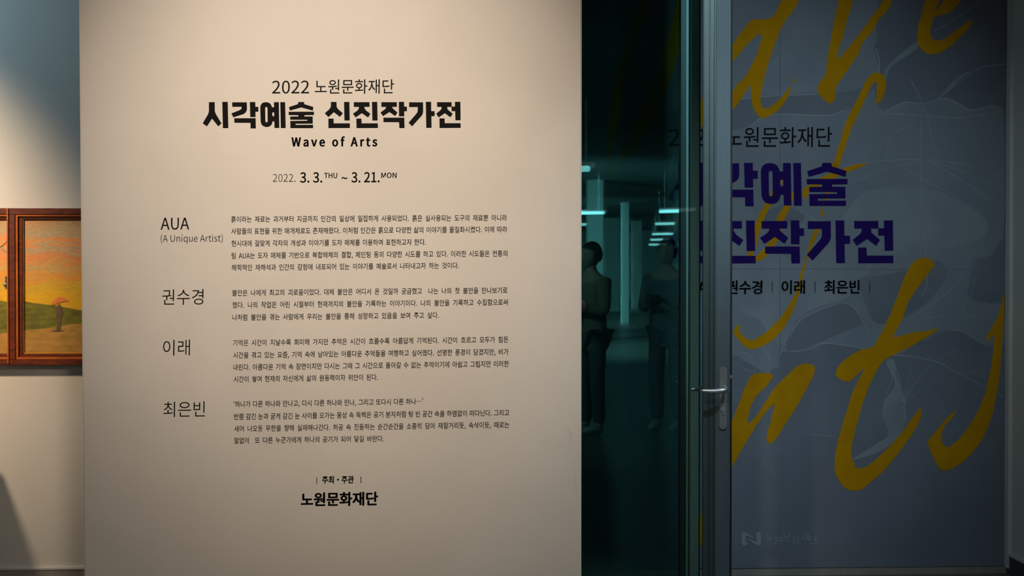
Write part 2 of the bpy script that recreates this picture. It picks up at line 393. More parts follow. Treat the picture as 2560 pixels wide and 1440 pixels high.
def let(name, *runs): return lettering(name, runs, M['ink'], panel, on_p, .0006)
let('heading', ('2022', 680, 233.6, 772.7, 233.2, 42.8, dict(wt=LT)), ('노원문화재단', 787, 234.6, 985, 233.6, 39.5, dict(wt=LT)))
let('subheading', ('Wave of Arts', 729, 365.6, 942.6, 365.2, 29.5, dict(wt=.012, bold=.026, mode='track', emx=26.5)))
let('date_line', ('2022.', 682.3, 454.6, 738.8, 454.4, 26.4, dict(wt=-.009)), ('3. 3.', 750, 456, 805.5, 455.8, 33.6, dict(wt=.010, bold=.006)),
    ('THU', 810.4, 445.2, 843, 445, 17.4, dict(wt=.010, bold=.008)), ('~', 853.4, 456, 868.7, 455.8, 29, dict(wt=.010, bold=.006)),
    ('3. 21.', 878.4, 455.6, 948.8, 455.2, 33.6, dict(wt=.010, bold=.006)), ('MON', 953.2, 444.8, 991.3, 444.5, 17.4, dict(wt=.010, bold=.008)))
let('name_heading', ('AUA', 401.4, 574, 473, 573.4, 40, dict(wt=LT)), ('(A Unique Artist)', 401.6, 604.8, 557, 603.8, 23.2, dict(wt=-.005)))
let('name_heading', ('권수경', 405.2, 762.6, 508.5, 761.4, 43.5, dict(wt=-.004)))
let('name_heading', ('이래', 407.4, 889.2, 474.6, 888.4, 44, dict(wt=-.004)))
let('name_heading', ('최은빈', 408.4, 1043, 512, 1041.8, 43, dict(wt=-.004)))
let('host_line', ('주최·주관', 805.6, 1209, 884.2, 1208, 20.5, dict(wt=.010, bold=.020)))
flat_print('divider_bar', [[[(791, 1193.6), (792.6, 1193.6), (792.8, 1209.4), (791.2, 1209.4)]]], M['ink'], panel, on_p, .0006)
flat_print('divider_bar', [[[(901.4, 1191.6), (903, 1191.6), (903.2, 1207.6), (901.6, 1207.6)]]], M['ink'], panel, on_p, .0006)
let('host_name', ('노원문화재단', 752.6, 1265.4, 944.3, 1262.8, 36.5, dict(wt=.012, bold=.022)))

# heavy display syllables, outlined stroke by stroke; s = (x origin, y origin, px per unit)
GA = {
 '시': [[[(190,88),(315,88),(315,280),(340,345),(458,540),(390,605),(258,440),(148,605),(58,540),(175,340),(190,280)]], [[(475,82),(592,82),(604,642),(488,642)]]],
 '각': [[[(686,92),(998,92),(1002,235),(990,285),(965,318),(925,343),(710,412),(670,328),(848,257),(875,240),(886,220),(886,187),(688,187)]],
       [[(1063,86),(1180,86),(1181,186),(1244,188),(1246,292),(1183,293),(1186,405),(1072,405)]],
       [[(730,432),(1186,430),(1192,648),(1080,648),(1076,530),(733,526)]]],
 '예': [[[(1285,215),(1290,165),(1310,125),(1345,98),(1400,88),(1455,95),(1500,120),(1525,160),(1535,196),(1578,198),(1578,88),(1682,88),(1692,638),(1588,638),(1586,500),(1548,497),(1535,555),(1500,598),(1450,617),(1400,617),(1345,598),(1310,558),(1294,510)],
        [(1390,215),(1400,194),(1416,188),(1432,195),(1440,218),(1443,490),(1437,510),(1420,520),(1402,512),(1394,490)],
        [(1541,330),(1548,307),(1582,305),(1582,388),(1552,388),(1543,365)]],
       [[(1712,88),(1816,88),(1828,640),(1724,640)]]],
 '술': [[[(2096,86),(2220,86),(2224,130),(2420,192),(2406,268),(2158,200),(1918,268),(1896,194),(2092,130)]],
       [[(1890,294),(2430,292),(2432,362),(2228,366),(2228,394),(2404,394),(2405,546),(2040,548),(2040,574),(2412,572),(2413,642),(1928,642),(1926,490),(2290,486),(2290,464),(1924,462),(1924,396),(2096,394),(2096,366),(1894,364)]]],
}
GB = {
 '신': [[[(188,68),(286,68),(288,150),(310,190),(396,264),(344,326),(240,245),(146,330),(82,264),(165,190),(188,150)]],
       [[(416,68),(508,68),(514,388),(422,388)]], [[(144,356),(234,356),(236,438),(516,438),(518,518),(146,520)]]],
 '진': [[[(584,72),(856,72),(858,152),(768,153),(772,180),(800,218),(872,272),(832,336),(724,262),(614,336),(570,270),(650,215),(670,185),(672,153),(586,153)]],
       [[(898,68),(990,66),(996,388),(906,390)]], [[(628,356),(716,356),(720,438),(1000,438),(1002,518),(632,520)]]],
 '작': [[[(1060,72),(1328,72),(1330,152),(1244,153),(1262,182),(1340,250),(1302,312),(1200,242),(1090,314),(1046,250),(1130,190),(1144,153),(1062,153)]],
       [[(1364,66),(1454,66),(1456,148),(1502,148),(1504,228),(1456,230),(1457,318),(1366,316)]], [[(1096,340),(1458,340),(1462,520),(1372,520),(1368,418),(1098,416)]]],
 '가': [[[(1542,74),(1782,74),(1784,240),(1776,275),(1755,310),(1592,490),(1532,428),(1675,262),(1688,235),(1690,200),(1690,156),(1542,156)]],
       [[(1830,66),(1922,66),(1924,226),(1982,228),(1984,312),(1926,314),(1930,515),(1838,516)]]],
 '전': [[[(2024,72),(2276,72),(2278,148),(2334,148),(2334,66),(2428,66),(2432,384),(2342,386),(2338,228),(2276,226),(2274,153),(2200,153),(2205,195),(2295,272),(2254,334),(2160,262),(2052,336),(2010,270),(2085,210),(2102,180),(2102,153),(2026,153)]],
       [[(2066,352),(2154,352),(2158,436),(2432,436),(2434,516),(2068,518)]]],
}
def xf(polys, f): return [[[f(x, y) for x, y in r] for r in rings] for rings in polys]
for ch, g in GA.items(): flat_print('title_syllable', xf(g, lambda x, y: (500 + x / 8.5333, 245 + y / 8.5333)), M['ink'], panel, on_p, .0006)
for ch, g in GB.items(): flat_print('title_syllable', xf(g, lambda x, y: (800 + x / 6.919, 245 + y / 6.919)), M['ink'], panel, on_p, .0006)
# faint scuffs low on the right of the wall
flat_print('scuff_mark', [[ribbon([(1420, 1070, 2), (1427, 1090, 5), (1424, 1110, 2)])], [ribbon([(1438, 1180, 1.5), (1440, 1215, 2.5), (1446, 1222, 1)])]], mat('scuffed_paint', srgb(204, 196, 184), .8, col2=srgb(214, 207, 196), scale=30), panel, on_p, .0004)

# ------------------------------------------------------------------ banner on the rear wall
bu0, bz1 = uz(1390, 0, 0)[0], 3.2
bu1 = uz(2514, 700, .01)[0]; bz0 = uz(2100, 1418, .01)[1]
banner = empty('exhibition_banner', W((bu0 + bu1) / 2, .01, bz0), 'tall grey-violet fabric banner with ochre brush script hanging on the rear wall', 'banner')
bm = bmesh.new(); NX, NZ = 60, 40
gridv = [[bm.verts.new(W(bu0 + (bu1 - bu0) * i / NX, (.007 + .0006 * (1 + math.sin(i * 1.1)) if j == 0 else .007) + (0.0 * max(0, 1 - j / 3) * math.sin(i * 1.1) if j < 3 else 0), bz0 + (bz1 - bz0) * j / NZ)) for i in range(NX + 1)] for j in range(NZ + 1)]
for j in range(NZ):
    for i in range(NX): bm.faces.new([gridv[j][i], gridv[j][i + 1], gridv[j + 1][i + 1], gridv[j + 1][i]])
ex = bmesh.ops.extrude_face_region(bm, geom=list(bm.faces))
bmesh.ops.translate(bm, vec=NB * .002, verts=[e for e in ex['geom'] if isinstance(e, bmesh.types.BMVert)])
bmesh.ops.recalc_face_normals(bm, faces=bm.faces)
child('cloth', bm, M['banner'], banner)
def bp(name, polys, m, off): return flat_print(name, polys, m, banner, on_b, off)
V0 = .0098
bp('pale_print', [[smooth([(1420,-300),(2130,-300),(2190,60),(2185,120),(2196,185),(2150,222),(2045,236),(1925,241),(1828,250),(1740,262),(1560,300),(1420,280)],3)],
  [smooth([(1420,360),(1600,330),(1740,330),(1850,322),(1885,305),(1930,285),(1985,284),(2040,288),(2075,287),(2110,275),(2150,262),(2183,222),(2192,258),(2213,277),(2240,262),(2262,255),(2310,258),(2355,246),(2385,252),(2405,266),(2430,274),(2480,264),(2500,272),(2509,300),
     (2509,590),(2472,640),(2432,700),(2418,740),(2440,752),(2480,760),(2509,765),(2509,868),(2468,864),(2440,850),(2400,828),(2350,826),(2300,850),(2240,890),(2180,880),(2130,868),(2065,860),(2030,870),(1985,882),(1955,880),(1950,900),(1948,918),(1925,922),(1922,932),(1900,925),(1880,912),(1850,898),(1828,884),(1740,880),(1600,900),(1420,880)],3)]], M['veil2'], V0)
bp('pale_print', [[smooth([(1840,500),(1900,560),(1960,640),(2010,650),(2040,600),(2100,560),(2160,480),(2300,470),(2400,500),(2470,560),(2440,600),(2300,640),(2200,650),(2160,700),(2120,745),(2050,765),(1990,800),(1960,860),(1930,850),(1900,800),(1850,780),(1828,700)],3)],
  [smooth([(2000,130),(2060,180),(2100,220),(2030,228),(1930,236),(1890,200),(1930,150)],4)],
  [smooth([(2300,100),(2290,125),(2230,165),(2215,200),(2205,195),(2215,170),(2250,135)],4)],
  [smooth([(2425,180),(2400,200),(2375,225),(2345,247),(2360,228),(2385,200),(2410,183)],4)],
  [smooth([(2215,905),(2238,960),(2212,1000),(2206,1040),(2222,1085),(2190,1110),(2130,1150),(2200,1128),(2252,1085),(2266,1030),(2256,980),(2240,940),(2234,900)],4)]], M['veil'], V0 + .0002)
bp('dark_print', [[smooth([(2010,795),(2062,770),(2112,757),(2142,778),(2160,806),(2120,825),(2062,850),(1992,878),(1966,872),(1974,838),(1990,815)],4)],
  ], M['banner'], V0 + .0004)
bp('dark_print', [[smooth([(2148,700),(2200,690),(2270,674),(2335,650),(2362,668),(2368,690),(2338,735),(2300,770),(2240,802),(2190,808),(2168,770)],4)]], M['banner'], V0 + .0004)
bp('dark_print', [[smooth([(1900,540),(1935,520),(1975,515),(2012,545),(1985,560),(1950,566),(1915,560)],4)],
  ], M['banner'], V0 + .0004)
bp('dark_print', [[smooth([(2440,650),(2475,640),(2509,600),(2509,720),(2470,738),(2432,742),(2425,700)],4)]], M['banner'], V0 + .0004)
st = []
def strand(*p, w=1.6): st.append([ribbon([(x, y, w) for x, y in p], 5)])
for tgt in ((2509,440),(2509,478),(2480,505),(2060,425),(2100,470)): strand((2310,398), ((2310 + tgt[0]) / 2, (398 + tgt[1]) / 2 - 8), tgt)
strand((2275,195),(2300,245),(2318,290),(2330,350),(2345,380)); strand((2305,270),(2302,400),(2310,560),(2318,700),(2305,740))
strand((2340,20),(2330,60),(2345,30),(2420,-20)); strand((2332,80),(2400,40),(2480,-20)); strand((2345,247),(2400,205),(2450,170),(2518,160), w=2)
strand((2215,278),(2262,256),(2310,259),(2355,247),(2385,253),(2428,275),(2482,264),(2506,280), w=2.4); strand((1890,303),(1930,286),(2040,288),(2075,288),(2110,276), w=2.6)
strand((1828,250),(1925,241),(2045,236), w=2.2); strand((2200,282),(2290,288),(2400,294),(2500,278)); strand((2215,390),(2225,350),(2240,330),(2268,318)); strand((2210,395),(2260,420),(2330,460),(2420,500), w=1.2)
strand((2190,120),(2198,160),(2192,200),(2185,180), w=3); strand((1830,575),(1880,560),(1920,590),(1960,600),(2010,560)); strand((1990,515),(2030,545),(2062,560))
strand((1830,890),(1870,884),(1900,925),(1925,932)); strand((1835,905),(1865,925),(1890,930)); strand((1860,880),(1880,905),(1888,930)); strand((1900,860),(1922,890),(1925,932)); strand((1985,815),(1965,850),(1950,890))
strand((1975,842),(1990,815),(2010,794),(2062,770),(2112,757),(2142,778),(2170,830), w=2); strand((1975,880),(2030,872),(2070,858),(2200,880), w=2.2)
for tgt in ((2330,910),(2308,930),(2290,935),(2345,950),(2280,925)): strand((2258,1012), ((2258 + tgt[0]) / 2 - 6, (1012 + tgt[1]) / 2), tgt, w=1.1)
strand((2232,888),(2290,893),(2350,908),(2400,935),(2462,965),(2508,992), w=2.2); strand((2345,905),(2365,885),(2395,878), w=1.1); strand((2350,908),(2420,925),(2470,950), w=1.1); strand((2352,908),(2400,920),(2465,935), w=1.1)
strand((2270,798),(2330,760),(2400,700),(2425,640), w=1.3); strand((2275,800),(2360,790),(2440,790), w=1.2); strand((2395,800),(2412,760),(2425,740),(2440,690), w=1.2); strand((2310,852),(2350,830),(2400,828),(2440,852),(2470,864), w=1.8)
strand((2218,905),(2230,940),(2226,960),(2215,985), w=1.6); strand((2232,900),(2248,950),(2258,1010),(2266,1050), w=1.8); strand((1828,1000),(1900,1010),(2000,1078),(2090,1092), w=1.2); strand((1830,1120),(1900,1150),(1940,1190), w=1.1)
bp('crease_shade', [[ribbon([(1949, -40, 2.5), (1950, 700, 2.5), (1948, 1418, 2.5)])], [ribbon([(1560, 672, 2.2), (2100, 673, 2.2), (2512, 675, 2.2)])]], mat('crease_shade_tone', srgb(112, 120, 134), .85, col2=srgb(120, 127, 141), scale=6, spec=.12), V0 + .0005)  # flat strips: shading of the folds is painted into the colour
bp('strand_print', st, M['strand'], V0 + .0006)
YO = V0 + .0008
t4 = lambda L: [(1820 + x / 4.5, y / 4.5) for x, y in L]
t5 = lambda L: [(2040 + x / 3, y / 3) for x, y in L]
t6 = lambda L: [(1820 + x / 2.4, 640 + y / 2.4) for x, y in L]
t7 = lambda L: [(2040 + x / 2.322, 640 + y / 2.322) for x, y in L]
J = .8
br = lambda L: smooth(L, 4, J)
bp('brush_letter', [[br(t4([(700,-260),(930,-260),(800,0),(755,90),(650,230),(560,400),(490,600),(430,800),(390,950),(368,1080),(375,1170),(410,1215),(470,1205),(540,1150),(620,1070),(690,985),(712,975),(700,1030),(660,1110),(600,1200),(520,1275),(420,1325),(370,1325),(310,1260),(270,1170),(260,1060),(255,990),(240,960),(200,1030),(150,1110),(90,1200),(45,1240),(-100,1410),(-240,1460),(-320,1380),(-300,1120),(-150,800),(45,520),(120,400),(250,240),(310,220),(500,190),(590,20)])),
   smooth(t4([(45,1040),(110,940),(170,890),(240,780),(320,620),(360,490),(385,430),(370,390),(340,385),(290,430),(200,520),(100,640),(45,710),(-100,950),(-190,1150),(-180,1250),(-80,1190)]), 3)],
   [smooth(t4([(730,910),(768,880),(755,915),(735,945)]), 3)], [smooth(t4([(705,965),(722,950),(715,972)]), 3)]], M['yellow'], YO)
bp('brush_letter', [[br(t5([(180,-120),(330,-120),(280,0),(240,130),(200,280),(172,360),(160,440),(240,360),(320,260),(400,150),(455,75),(500,10),(560,-120),(640,-120),(575,0),(530,85),(470,145),(420,240),(350,320),(320,400),(260,490),(190,590),(150,660),(145,740),(110,775),(70,755),(15,690),(25,620),(70,560),(85,440),(110,300),(140,140),(165,0)]))]], M['yellow'], YO)
bp('brush_letter', [[br(t5([(870,-120),(1190,-120),(1090,0),(1040,60),(980,105),(890,125),(865,200),(858,250),(880,295),(920,305),(980,280),(1060,220),(1130,170),(1175,150),(1140,220),(1080,280),(1010,345),(930,395),(870,408),(810,385),(770,340),(760,270),(770,180),(800,90),(820,0)])),
   smooth(t5([(960,-60),(985,-60),(950,10),(900,82),(912,40)]), 3)]], M['yellow'], YO)
bp('brush_letter', [[ribbon([(1725,-60,40),(1690,90,38),(1640,240,36),(1575,370,28),(1520,445,16)], 6, J)]], M['yellow'], YO)
bp('brush_letter', [[ribbon([(1640,-80,26),(1600,40,24),(1556,170,24),(1530,330,20),(1516,440,14)], 6, J)]], M['yellow'], YO + .0001)
bp('brush_letter', [[br(t5([(458,778),(452,760),(455,690),(460,640),(445,612),(420,640),(380,720),(330,830),(270,960),(225,1080),(190,1200),(165,1262),(134,1240),(150,1160),(190,1030),(230,900),(290,780),(340,680),(370,610),(410,560),(455,545),(500,560),(525,610),(520,680),(490,750)]))],
   [ribbon([(2086,410,14),(2080,440,13),(2070,480,10),(2061,518,8)], 5, .8)]], M['yellow'], YO)
bp('brush_letter', [[ribbon([(2058,524,4),(2056,532,8),(2053,541,3)], 4, .8)], [ribbon([(2048,560,3),(2040,580,11),(2032,600,11),(2024,624,6),(2016,648,5),(2006,680,7),(1996,722,8),(1987,748,12),(1966,790,19),(1941,823,25),(1912,848,25),(1880,862,22),(1860,852,18),(1846,838,15),(1842,824,12),(1852,811,2)], 5, .9)]], M['yellow'], YO + .0001)
bp('brush_letter', [[ribbon([(2168,410,2),(2150,414,9),(2130,420,12),(2095,434,14),(2060,450,17),(2035,465,14),(2018,474,16),(2013,488,13),(2018,494,6)], 5, .7)]], M['yellow'], YO + .0002)
bp('brush_letter', [[ribbon([(1958,440,6),(1942,470,12),(1922,508,14),(1905,540,15),(1892,575,15),(1884,615,14),(1872,640,10)], 5, .6)]], M['yellow'], YO + .0003)
bp('brush_letter', [[ribbon([(1980,480,12),(1968,516,17),(1950,550,18),(1942,590,16),(1925,614,16),(1908,636,17),(1890,646,13),(1870,634,6)], 5, .6)]], M['yellow'], YO + .0004)
bp('brush_letter', [[br(t6([(20,1270),(-60,1450),(-150,1720),(-200,1710),(-120,1400),(-30,1150),(20,1000),(60,900),(100,790),(140,720),(180,702),(250,705),(268,725),(230,780),(170,840),(140,900),(115,1000),(160,970),(230,870),(280,790),(350,720),(410,665),(460,645),(510,655),(518,700),(480,780),(420,890),(350,1000),(300,1080),(260,1125),(232,1105),(245,1030),(280,900),(260,900),(210,960),(150,1050),(90,1150),(50,1220)]))]], M['yellow'], YO)
bp('brush_letter', [[br(t7([(560,40),(600,15),(650,12),(688,45),(670,80),(600,170),(540,260),(500,370),(455,455),(470,468),(560,445),(640,435),(712,420),(650,465),(560,520),(470,565),(390,610),(330,710),(280,830),(245,950),(212,1080),(205,1150),(225,1215),(260,1232),(320,1205),(420,1110),(510,1010),(580,910),(612,885),(608,940),(560,1030),(490,1130),(400,1240),(310,1320),(250,1360),(180,1355),(130,1300),(110,1250),(112,1170),(130,1060),(160,960),(200,830),(240,730),(280,655),(240,690),(190,728),(150,720),(115,690),(130,640),(180,590),(250,550),(330,525),(370,460),(430,340),(480,210),(520,110)]))]], M['yellow'], YO)
bp('brush_letter', [[br(t7([(1090,215),(1065,320),(1030,400),(985,480),(1000,490),(1035,465),(1022,600),(1005,700),(980,800),(940,900),(880,1000),(820,1070),(760,1110),(735,1085),(728,1050),(745,990),(790,940),(815,900),(770,930),(710,1000),(660,1060),(650,1090),(680,1170),(715,1230),(745,1245),(800,1230),(880,1170),(960,1070),(1010,960),(1045,830),(1070,650),(1085,450),(1092,300)]))]], M['yellow'], YO)
PO = YO + .0008
for ch, g in GA.items(): bp('title_syllable', xf(g, lambda x, y: (1902 + (x - 1285) * .18914, 407.5 + (y - 88) * .1938)), M['purple'], PO)
for ch, g in GB.items(): bp('title_syllable', xf(g, lambda x, y: (2131.8 + (x - 2010) * .2402, 551 + (y - 66) * .2375)), M['purple'], PO)
lettering('heading', [('2022', 1671, 365, 1795, 365, 57.5, dict(wt=.004)), ('노원문화재단', 1814.5, 368, 2080, 367.6, 55.5, dict(wt=.004))], M['bink'], banner, on_b, PO)
for nm in (('AUA', 1700, 733, 1766, 733, 38), ('권수경', 1817, 735, 1905.6, 735, 37), ('이래', 1954, 734.6, 2011.8, 734.4, 37), ('최은빈', 2060.8, 734, 2148.4, 733.8, 37)):
    lettering('artist_name', [nm + (dict(wt=.010, bold=.018),)], M['bink'], banner, on_b, PO)
for x in (1792.5, 1930.5, 2037.5, 2174): bp('divider_bar', [[[(x - .8, 703), (x + .8, 703), (x + .8, 732), (x - .8, 732)]]], M['bink'], PO)
t8 = lambda L: [(1830 + x / 10.24, 1300 + y / 10.24) for x, y in L]
bp('logo_emblem', [[t8([(240,350),(262,315),(300,300),(350,312),(460,385),(575,470),(575,492),(360,400),(352,575),(430,600),(395,625),(340,660),(290,655),(255,635),(240,600)])],
   [t8([(740,350),(722,315),(685,300),(645,315),(570,378),(628,395),(635,562),(600,555),(420,478),(420,512),(520,575),(650,660),(700,652),(730,625),(740,590)])]], M['logo'], PO)
for i, (ch, x0, x1, y, em) in enumerate((('노', 1914, 1933, 1353, 20), ('원', 1934, 1954, 1361, 22), ('문', 1955, 1978, 1354, 22), ('화', 1979, 2000, 1364, 26), ('재', 2001, 2022, 1354, 24), ('단', 2023, 2044, 1361, 22))):
    lettering('logo_syllable', [(ch, x0, y, x1, y, em, dict(wt=.006))], M['logo'], banner, on_b, PO)

set_type()

# ------------------------------------------------------------------ painting in a window-like frame, left
pc = on_wall(0, 912, .02); pu = (pc - OB).dot(UB)
paint = empty('framed_painting', Vector((pc.x, pc.y, pc.z)), 'sunset pastel painting in a red-brown wooden window frame on the left wall', 'painting')
def P_(px, py, v=.05): return uz(px, py, v)
uo0, zo1 = P_(-300, 520)[0], P_(100, 520.5)[1]; uo1 = P_(330, 700)[0]; zo0 = P_(100, 913)[1]
um0, um1 = P_(22, 700)[0], P_(38, 700)[0]
def fb(name, u0, u1, z0, z1, v0, v1, m, bev=.002): return child(name, wbox(u0, u1, v0, v1, z0, z1, bevel=bev), m, paint)
dz = (P_(100, 520.5)[1] - P_(100, 536)[1])
fb('frame_rail', uo0, uo1, zo1 - dz, zo1, .0, .052, M['wood'])
fb('frame_rail', uo0, uo1, zo0, zo0 + dz * .95, .0, .052, M['wood'])
fb('frame_stile', uo0, uo0 + .035, zo0 + dz, zo1 - dz, 0, .052, M['wood'])
fb('frame_stile', uo1 - .035, uo1, zo0 + dz, zo1 - dz, 0, .052, M['wood'])
fb('mullion', um0, um1, zo0 + dz * .95, zo1 - dz, 0, .052, M['wood'])
fb('gilt_bead', P_(18.5, 700)[0], um0, zo0 + dz * .3, zo1, .0, .058, M['woodl'], .001)
zi1, zi0 = P_(100, 547)[1], P_(100, 885)[1]; b1 = P_(100, 541)[1]; b0 = P_(100, 893)[1]; b00 = zo0 + dz * .95
uc0, uc1, uc2 = P_(44, 700)[0], P_(54, 700)[0], uo1 - .035
# right light: orange bead then dark inner lip
fb('inner_bead', um1, uc2, b1, zo1 - dz, 0, .046, M['woodl'], .0012); fb('inner_bead', um1, uc2, b00, b0, 0, .046, M['woodl'], .0012)
fb('inner_bead', um1, uc0, b0, b1, 0, .046, M['woodl'], .0012)
fb('inner_lip', uc0, uc2, zi1, b1, 0, .036, M['wood'], .001); fb('inner_lip', uc0, uc2, b0, zi0, 0, .036, M['wood'], .001); fb('inner_lip', uc0, uc1, zi0, zi1, 0, .036, M['wood'], .001)
fb('gilt_edge', uc1, uc1 + .004, zi0, zi1, 0, .031, M['gilt'], .0005); fb('gilt_edge', uc1, uc2, zi1 - .003, zi1, 0, .031, M['gilt'], .0005); fb('gilt_edge', uc1, uc2, zi0, zi0 + .004, 0, .031, M['gilt'], .0005)
# left light
lu0, lu1 = uo0 + .035, P_(18.5, 700)[0]
fb('inner_bead', lu0, lu1, b1, zo1 - dz, 0, .046, M['woodl'], .0012); fb('inner_bead', lu0, lu1, b00, b0, 0, .046, M['woodl'], .0012)
fb('inner_lip', lu0, lu1, zi1, b1, 0, .036, M['wood'], .001); fb('inner_lip', lu0, lu1, b0, zi0, 0, .036, M['wood'], .001)
cv = .022
fb('canvas', uc1, uc2, zi0, zi1, 0, cv, M['canvas'], 0); fb('canvas', lu0, lu1, zi0, zi1, 0, cv, M['canvas'], 0)
pp = lambda name, polys, m, off: flat_print(name, polys, m, paint, on_b, off)
pp('painted_hill', [[[(54,752),(80,757),(120,762),(150,766),(206,776),(330,800),(330,885),(54,885)]], [[(-150,740),(-60,745),(0,751),(19,755),(19,884),(-150,884)]]], M['hill'], cv + .001)
pp('painted_path', [[[(54,827),(80,824),(130,819),(170,812),(206,808),(330,800),(330,885),(54,885)]], [[(-150,850),(-40,840),(19,832),(19,884),(-150,884)]]], M['path'], cv + .0016)
pp('painted_figure', [[smooth([(143,768),(147,760),(152,764),(156,772),(158,782),(155,792),(153,806),(152,822),(154,826),(150,828),(142,828),(138,826),(141,820),(143,806),(141,792),(140,780)], 3)], [ribbon([(126,828,1),(144,828,4),(162,827,1)])]], M['figure'], cv + .0022)
pp('painted_umbrella', [[smooth([(127,761),(136,750),(146,743),(158,744),(172,752),(160,754),(147,757),(136,762)], 3)]], M['brolly'], cv + .0028)
pp('painted_branch', [[ribbon([(0,617,2),(8,612,2.5),(14,606,1.5),(19,600,1)])], [ribbon([(-60,640,3),(-10,622,2.5),(0,618,2)])], [ribbon([(4,622,1.5),(12,628,1.5),(19,632,1)])]], M['twig'], cv + .0022)
lp = empty
bm = bmesh.new()
lu, lz = P_(13, 712)
bmesh.ops.create_uvsphere(bm, u_segments=16, v_segments=10, radius=.0105, matrix=Matrix.Translation(W(lu, .045, lz)) @ Matrix.Diagonal((1, .7, 1.1, 1)))
bmesh.ops.create_cone(bm, cap_ends=True, segments=16, radius1=.006, radius2=.0045, depth=.045, matrix=Matrix.Translation(W(lu, .036, lz + .018)))
bmesh.ops.create_cone(bm, cap_ends=True, segments=16, radius1=.008, radius2=.008, depth=.024, matrix=Matrix.Translation(W(lu, .034, lz)) @ Matrix.Rotation(R(90), 4, 'X'))
hx = P_(13, 700)
wbox(lu - .008, lu + .010, .02, .026, lz - .018, lz + .040, bm)
child('latch', bm, M['latch'], paint)

# ------------------------------------------------------------------ glass partition and door
VF = 1.20                                         # fixed glazing
def pu_(px, v): return uz(px, 700, v)[0]
part = empty('glass_partition', W(pu_(1600, VF), VF, 0), 'fixed tinted glass partition with pale mint post behind the sliding glass door', 'partition')
gu0 = pu_(1300, VF)
child('pane', wbox(gu0, pu_(1704, VF), VF - .004, VF + .004, .05, zt), M['glass'], part)
child('post', wbox(pu_(1727.5, VF + .05), pu_(1748, VF + .05), VF - .03, VF + .05, 0, zt, bevel=.002), M['alum'], part)
child('post_seal', wbox(pu_(1748, VF + .05), pu_(1751, VF + .048), VF - .03, VF + .045, 0, zt), M['rubber'], part)
child('glazing_channel', wbox(pu_(1702, VF + .03), pu_(1715, VF + .03), VF - .02, VF + .03, 0, zt, bevel=.002), M['alud'], part)
child('glazing_channel', wbox(pu_(1715, VF + .02), pu_(1721, VF + .02), VF - .02, VF + .02, 0, zt, bevel=.001), M['alum'], part)
child('glazing_channel', wbox(pu_(1721, VF + .01), pu_(1727.5, VF + .01), VF - .02, VF + .01, 0, zt, bevel=.001), M['alud'], part)
child('bottom_rail', wbox(gu0, pu_(1702, VF + .03), VF - .025, VF + .025, 0, .06, bevel=.002), M['alud'], part)
VD = 1.46
door = struct(bpy.data.objects.new('door_1', None), 'glass door leaf in a satin aluminium frame with lever handle'); C.objects.link(door); door.location = W(pu_(1790, VD), VD, 0)
vf = VD + .025                                    # front face
child('stile', wbox(pu_(1789, vf), pu_(1826, vf), VD - .025, vf, .02, zt - .05, bevel=.003), M['alu'], door)
child('edge_seal', wbox(pu_(1826, vf), pu_(1830.5, vf), VD - .02, vf - .002, .02, uz(1828, 947, vf)[1]), M['rubber'], door)
child('edge_seal', wbox(pu_(1826, vf), pu_(1830.5, vf), VD - .02, vf - .002, uz(1828, 937, vf)[1], zt - .05), M['rubber'], door)
child('latch_bolt', wbox(pu_(1826, vf), pu_(1831, vf), VD - .01, vf - .004, uz(1828, 945.5, vf)[1], uz(1828, 940, vf)[1], bevel=.001), M['chrome'], door)
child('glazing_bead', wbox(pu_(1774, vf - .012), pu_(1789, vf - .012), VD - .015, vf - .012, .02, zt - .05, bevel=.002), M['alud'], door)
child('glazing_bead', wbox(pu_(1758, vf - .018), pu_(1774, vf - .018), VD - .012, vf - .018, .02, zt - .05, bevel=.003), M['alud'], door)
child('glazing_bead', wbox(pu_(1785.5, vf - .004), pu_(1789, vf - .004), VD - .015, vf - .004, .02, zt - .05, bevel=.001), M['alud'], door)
child('pane', wbox(gu0, pu_(1758, VD), VD - .003, VD + .003, .08, zt - .05), M['leafglass'], door)
child('bottom_rail', wbox(gu0, pu_(1758, VD), VD - .015, VD + .015, .02, .055, bevel=.002), M['alu'], door)
def plate(v0, v1, name, px0=1798, px1=1818, mm=None):
    u0, u1 = pu_(px0, vf), pu_(px1, vf); zc1, zc0 = uz(1808, 917, vf)[1], uz(1808, 1074, vf)[1]
    r = (u1 - u0) / 2; bm = bmesh.new(); ring = []
    for i in range(25): a = math.pi * i / 24; ring.append(((u0 + u1) / 2 + r * math.cos(a), zc1 - r + r * math.sin(a)))
    for i in range(25): a = math.pi + math.pi * i / 24; ring.append(((u0 + u1) / 2 + r * math.cos(a), zc0 + r + r * math.sin(a)))
    f = bm.faces.new([bm.verts.new(W(u, v0, z)) for u, z in ring])
    e = bmesh.ops.extrude_face_region(bm, geom=[f]); vs = [x for x in e['geom'] if isinstance(x, bmesh.types.BMVert)]
    bmesh.ops.translate(bm, vec=NB * (v1 - v0), verts=vs)
    bmesh.ops.recalc_face_normals(bm, faces=bm.faces)
    top = [ed for ed in bm.edges if all(x in vs for x in ed.verts)]
    bmesh.ops.bevel(bm, geom=top, offset=.0018, segments=2, affect='EDGES')
    return child(name, bm, mm or M['plate'], door)
hp = plate(vf, vf + .007, 'handle_plate')
plate(VD - .032, VD - .025, 'handle_plate')
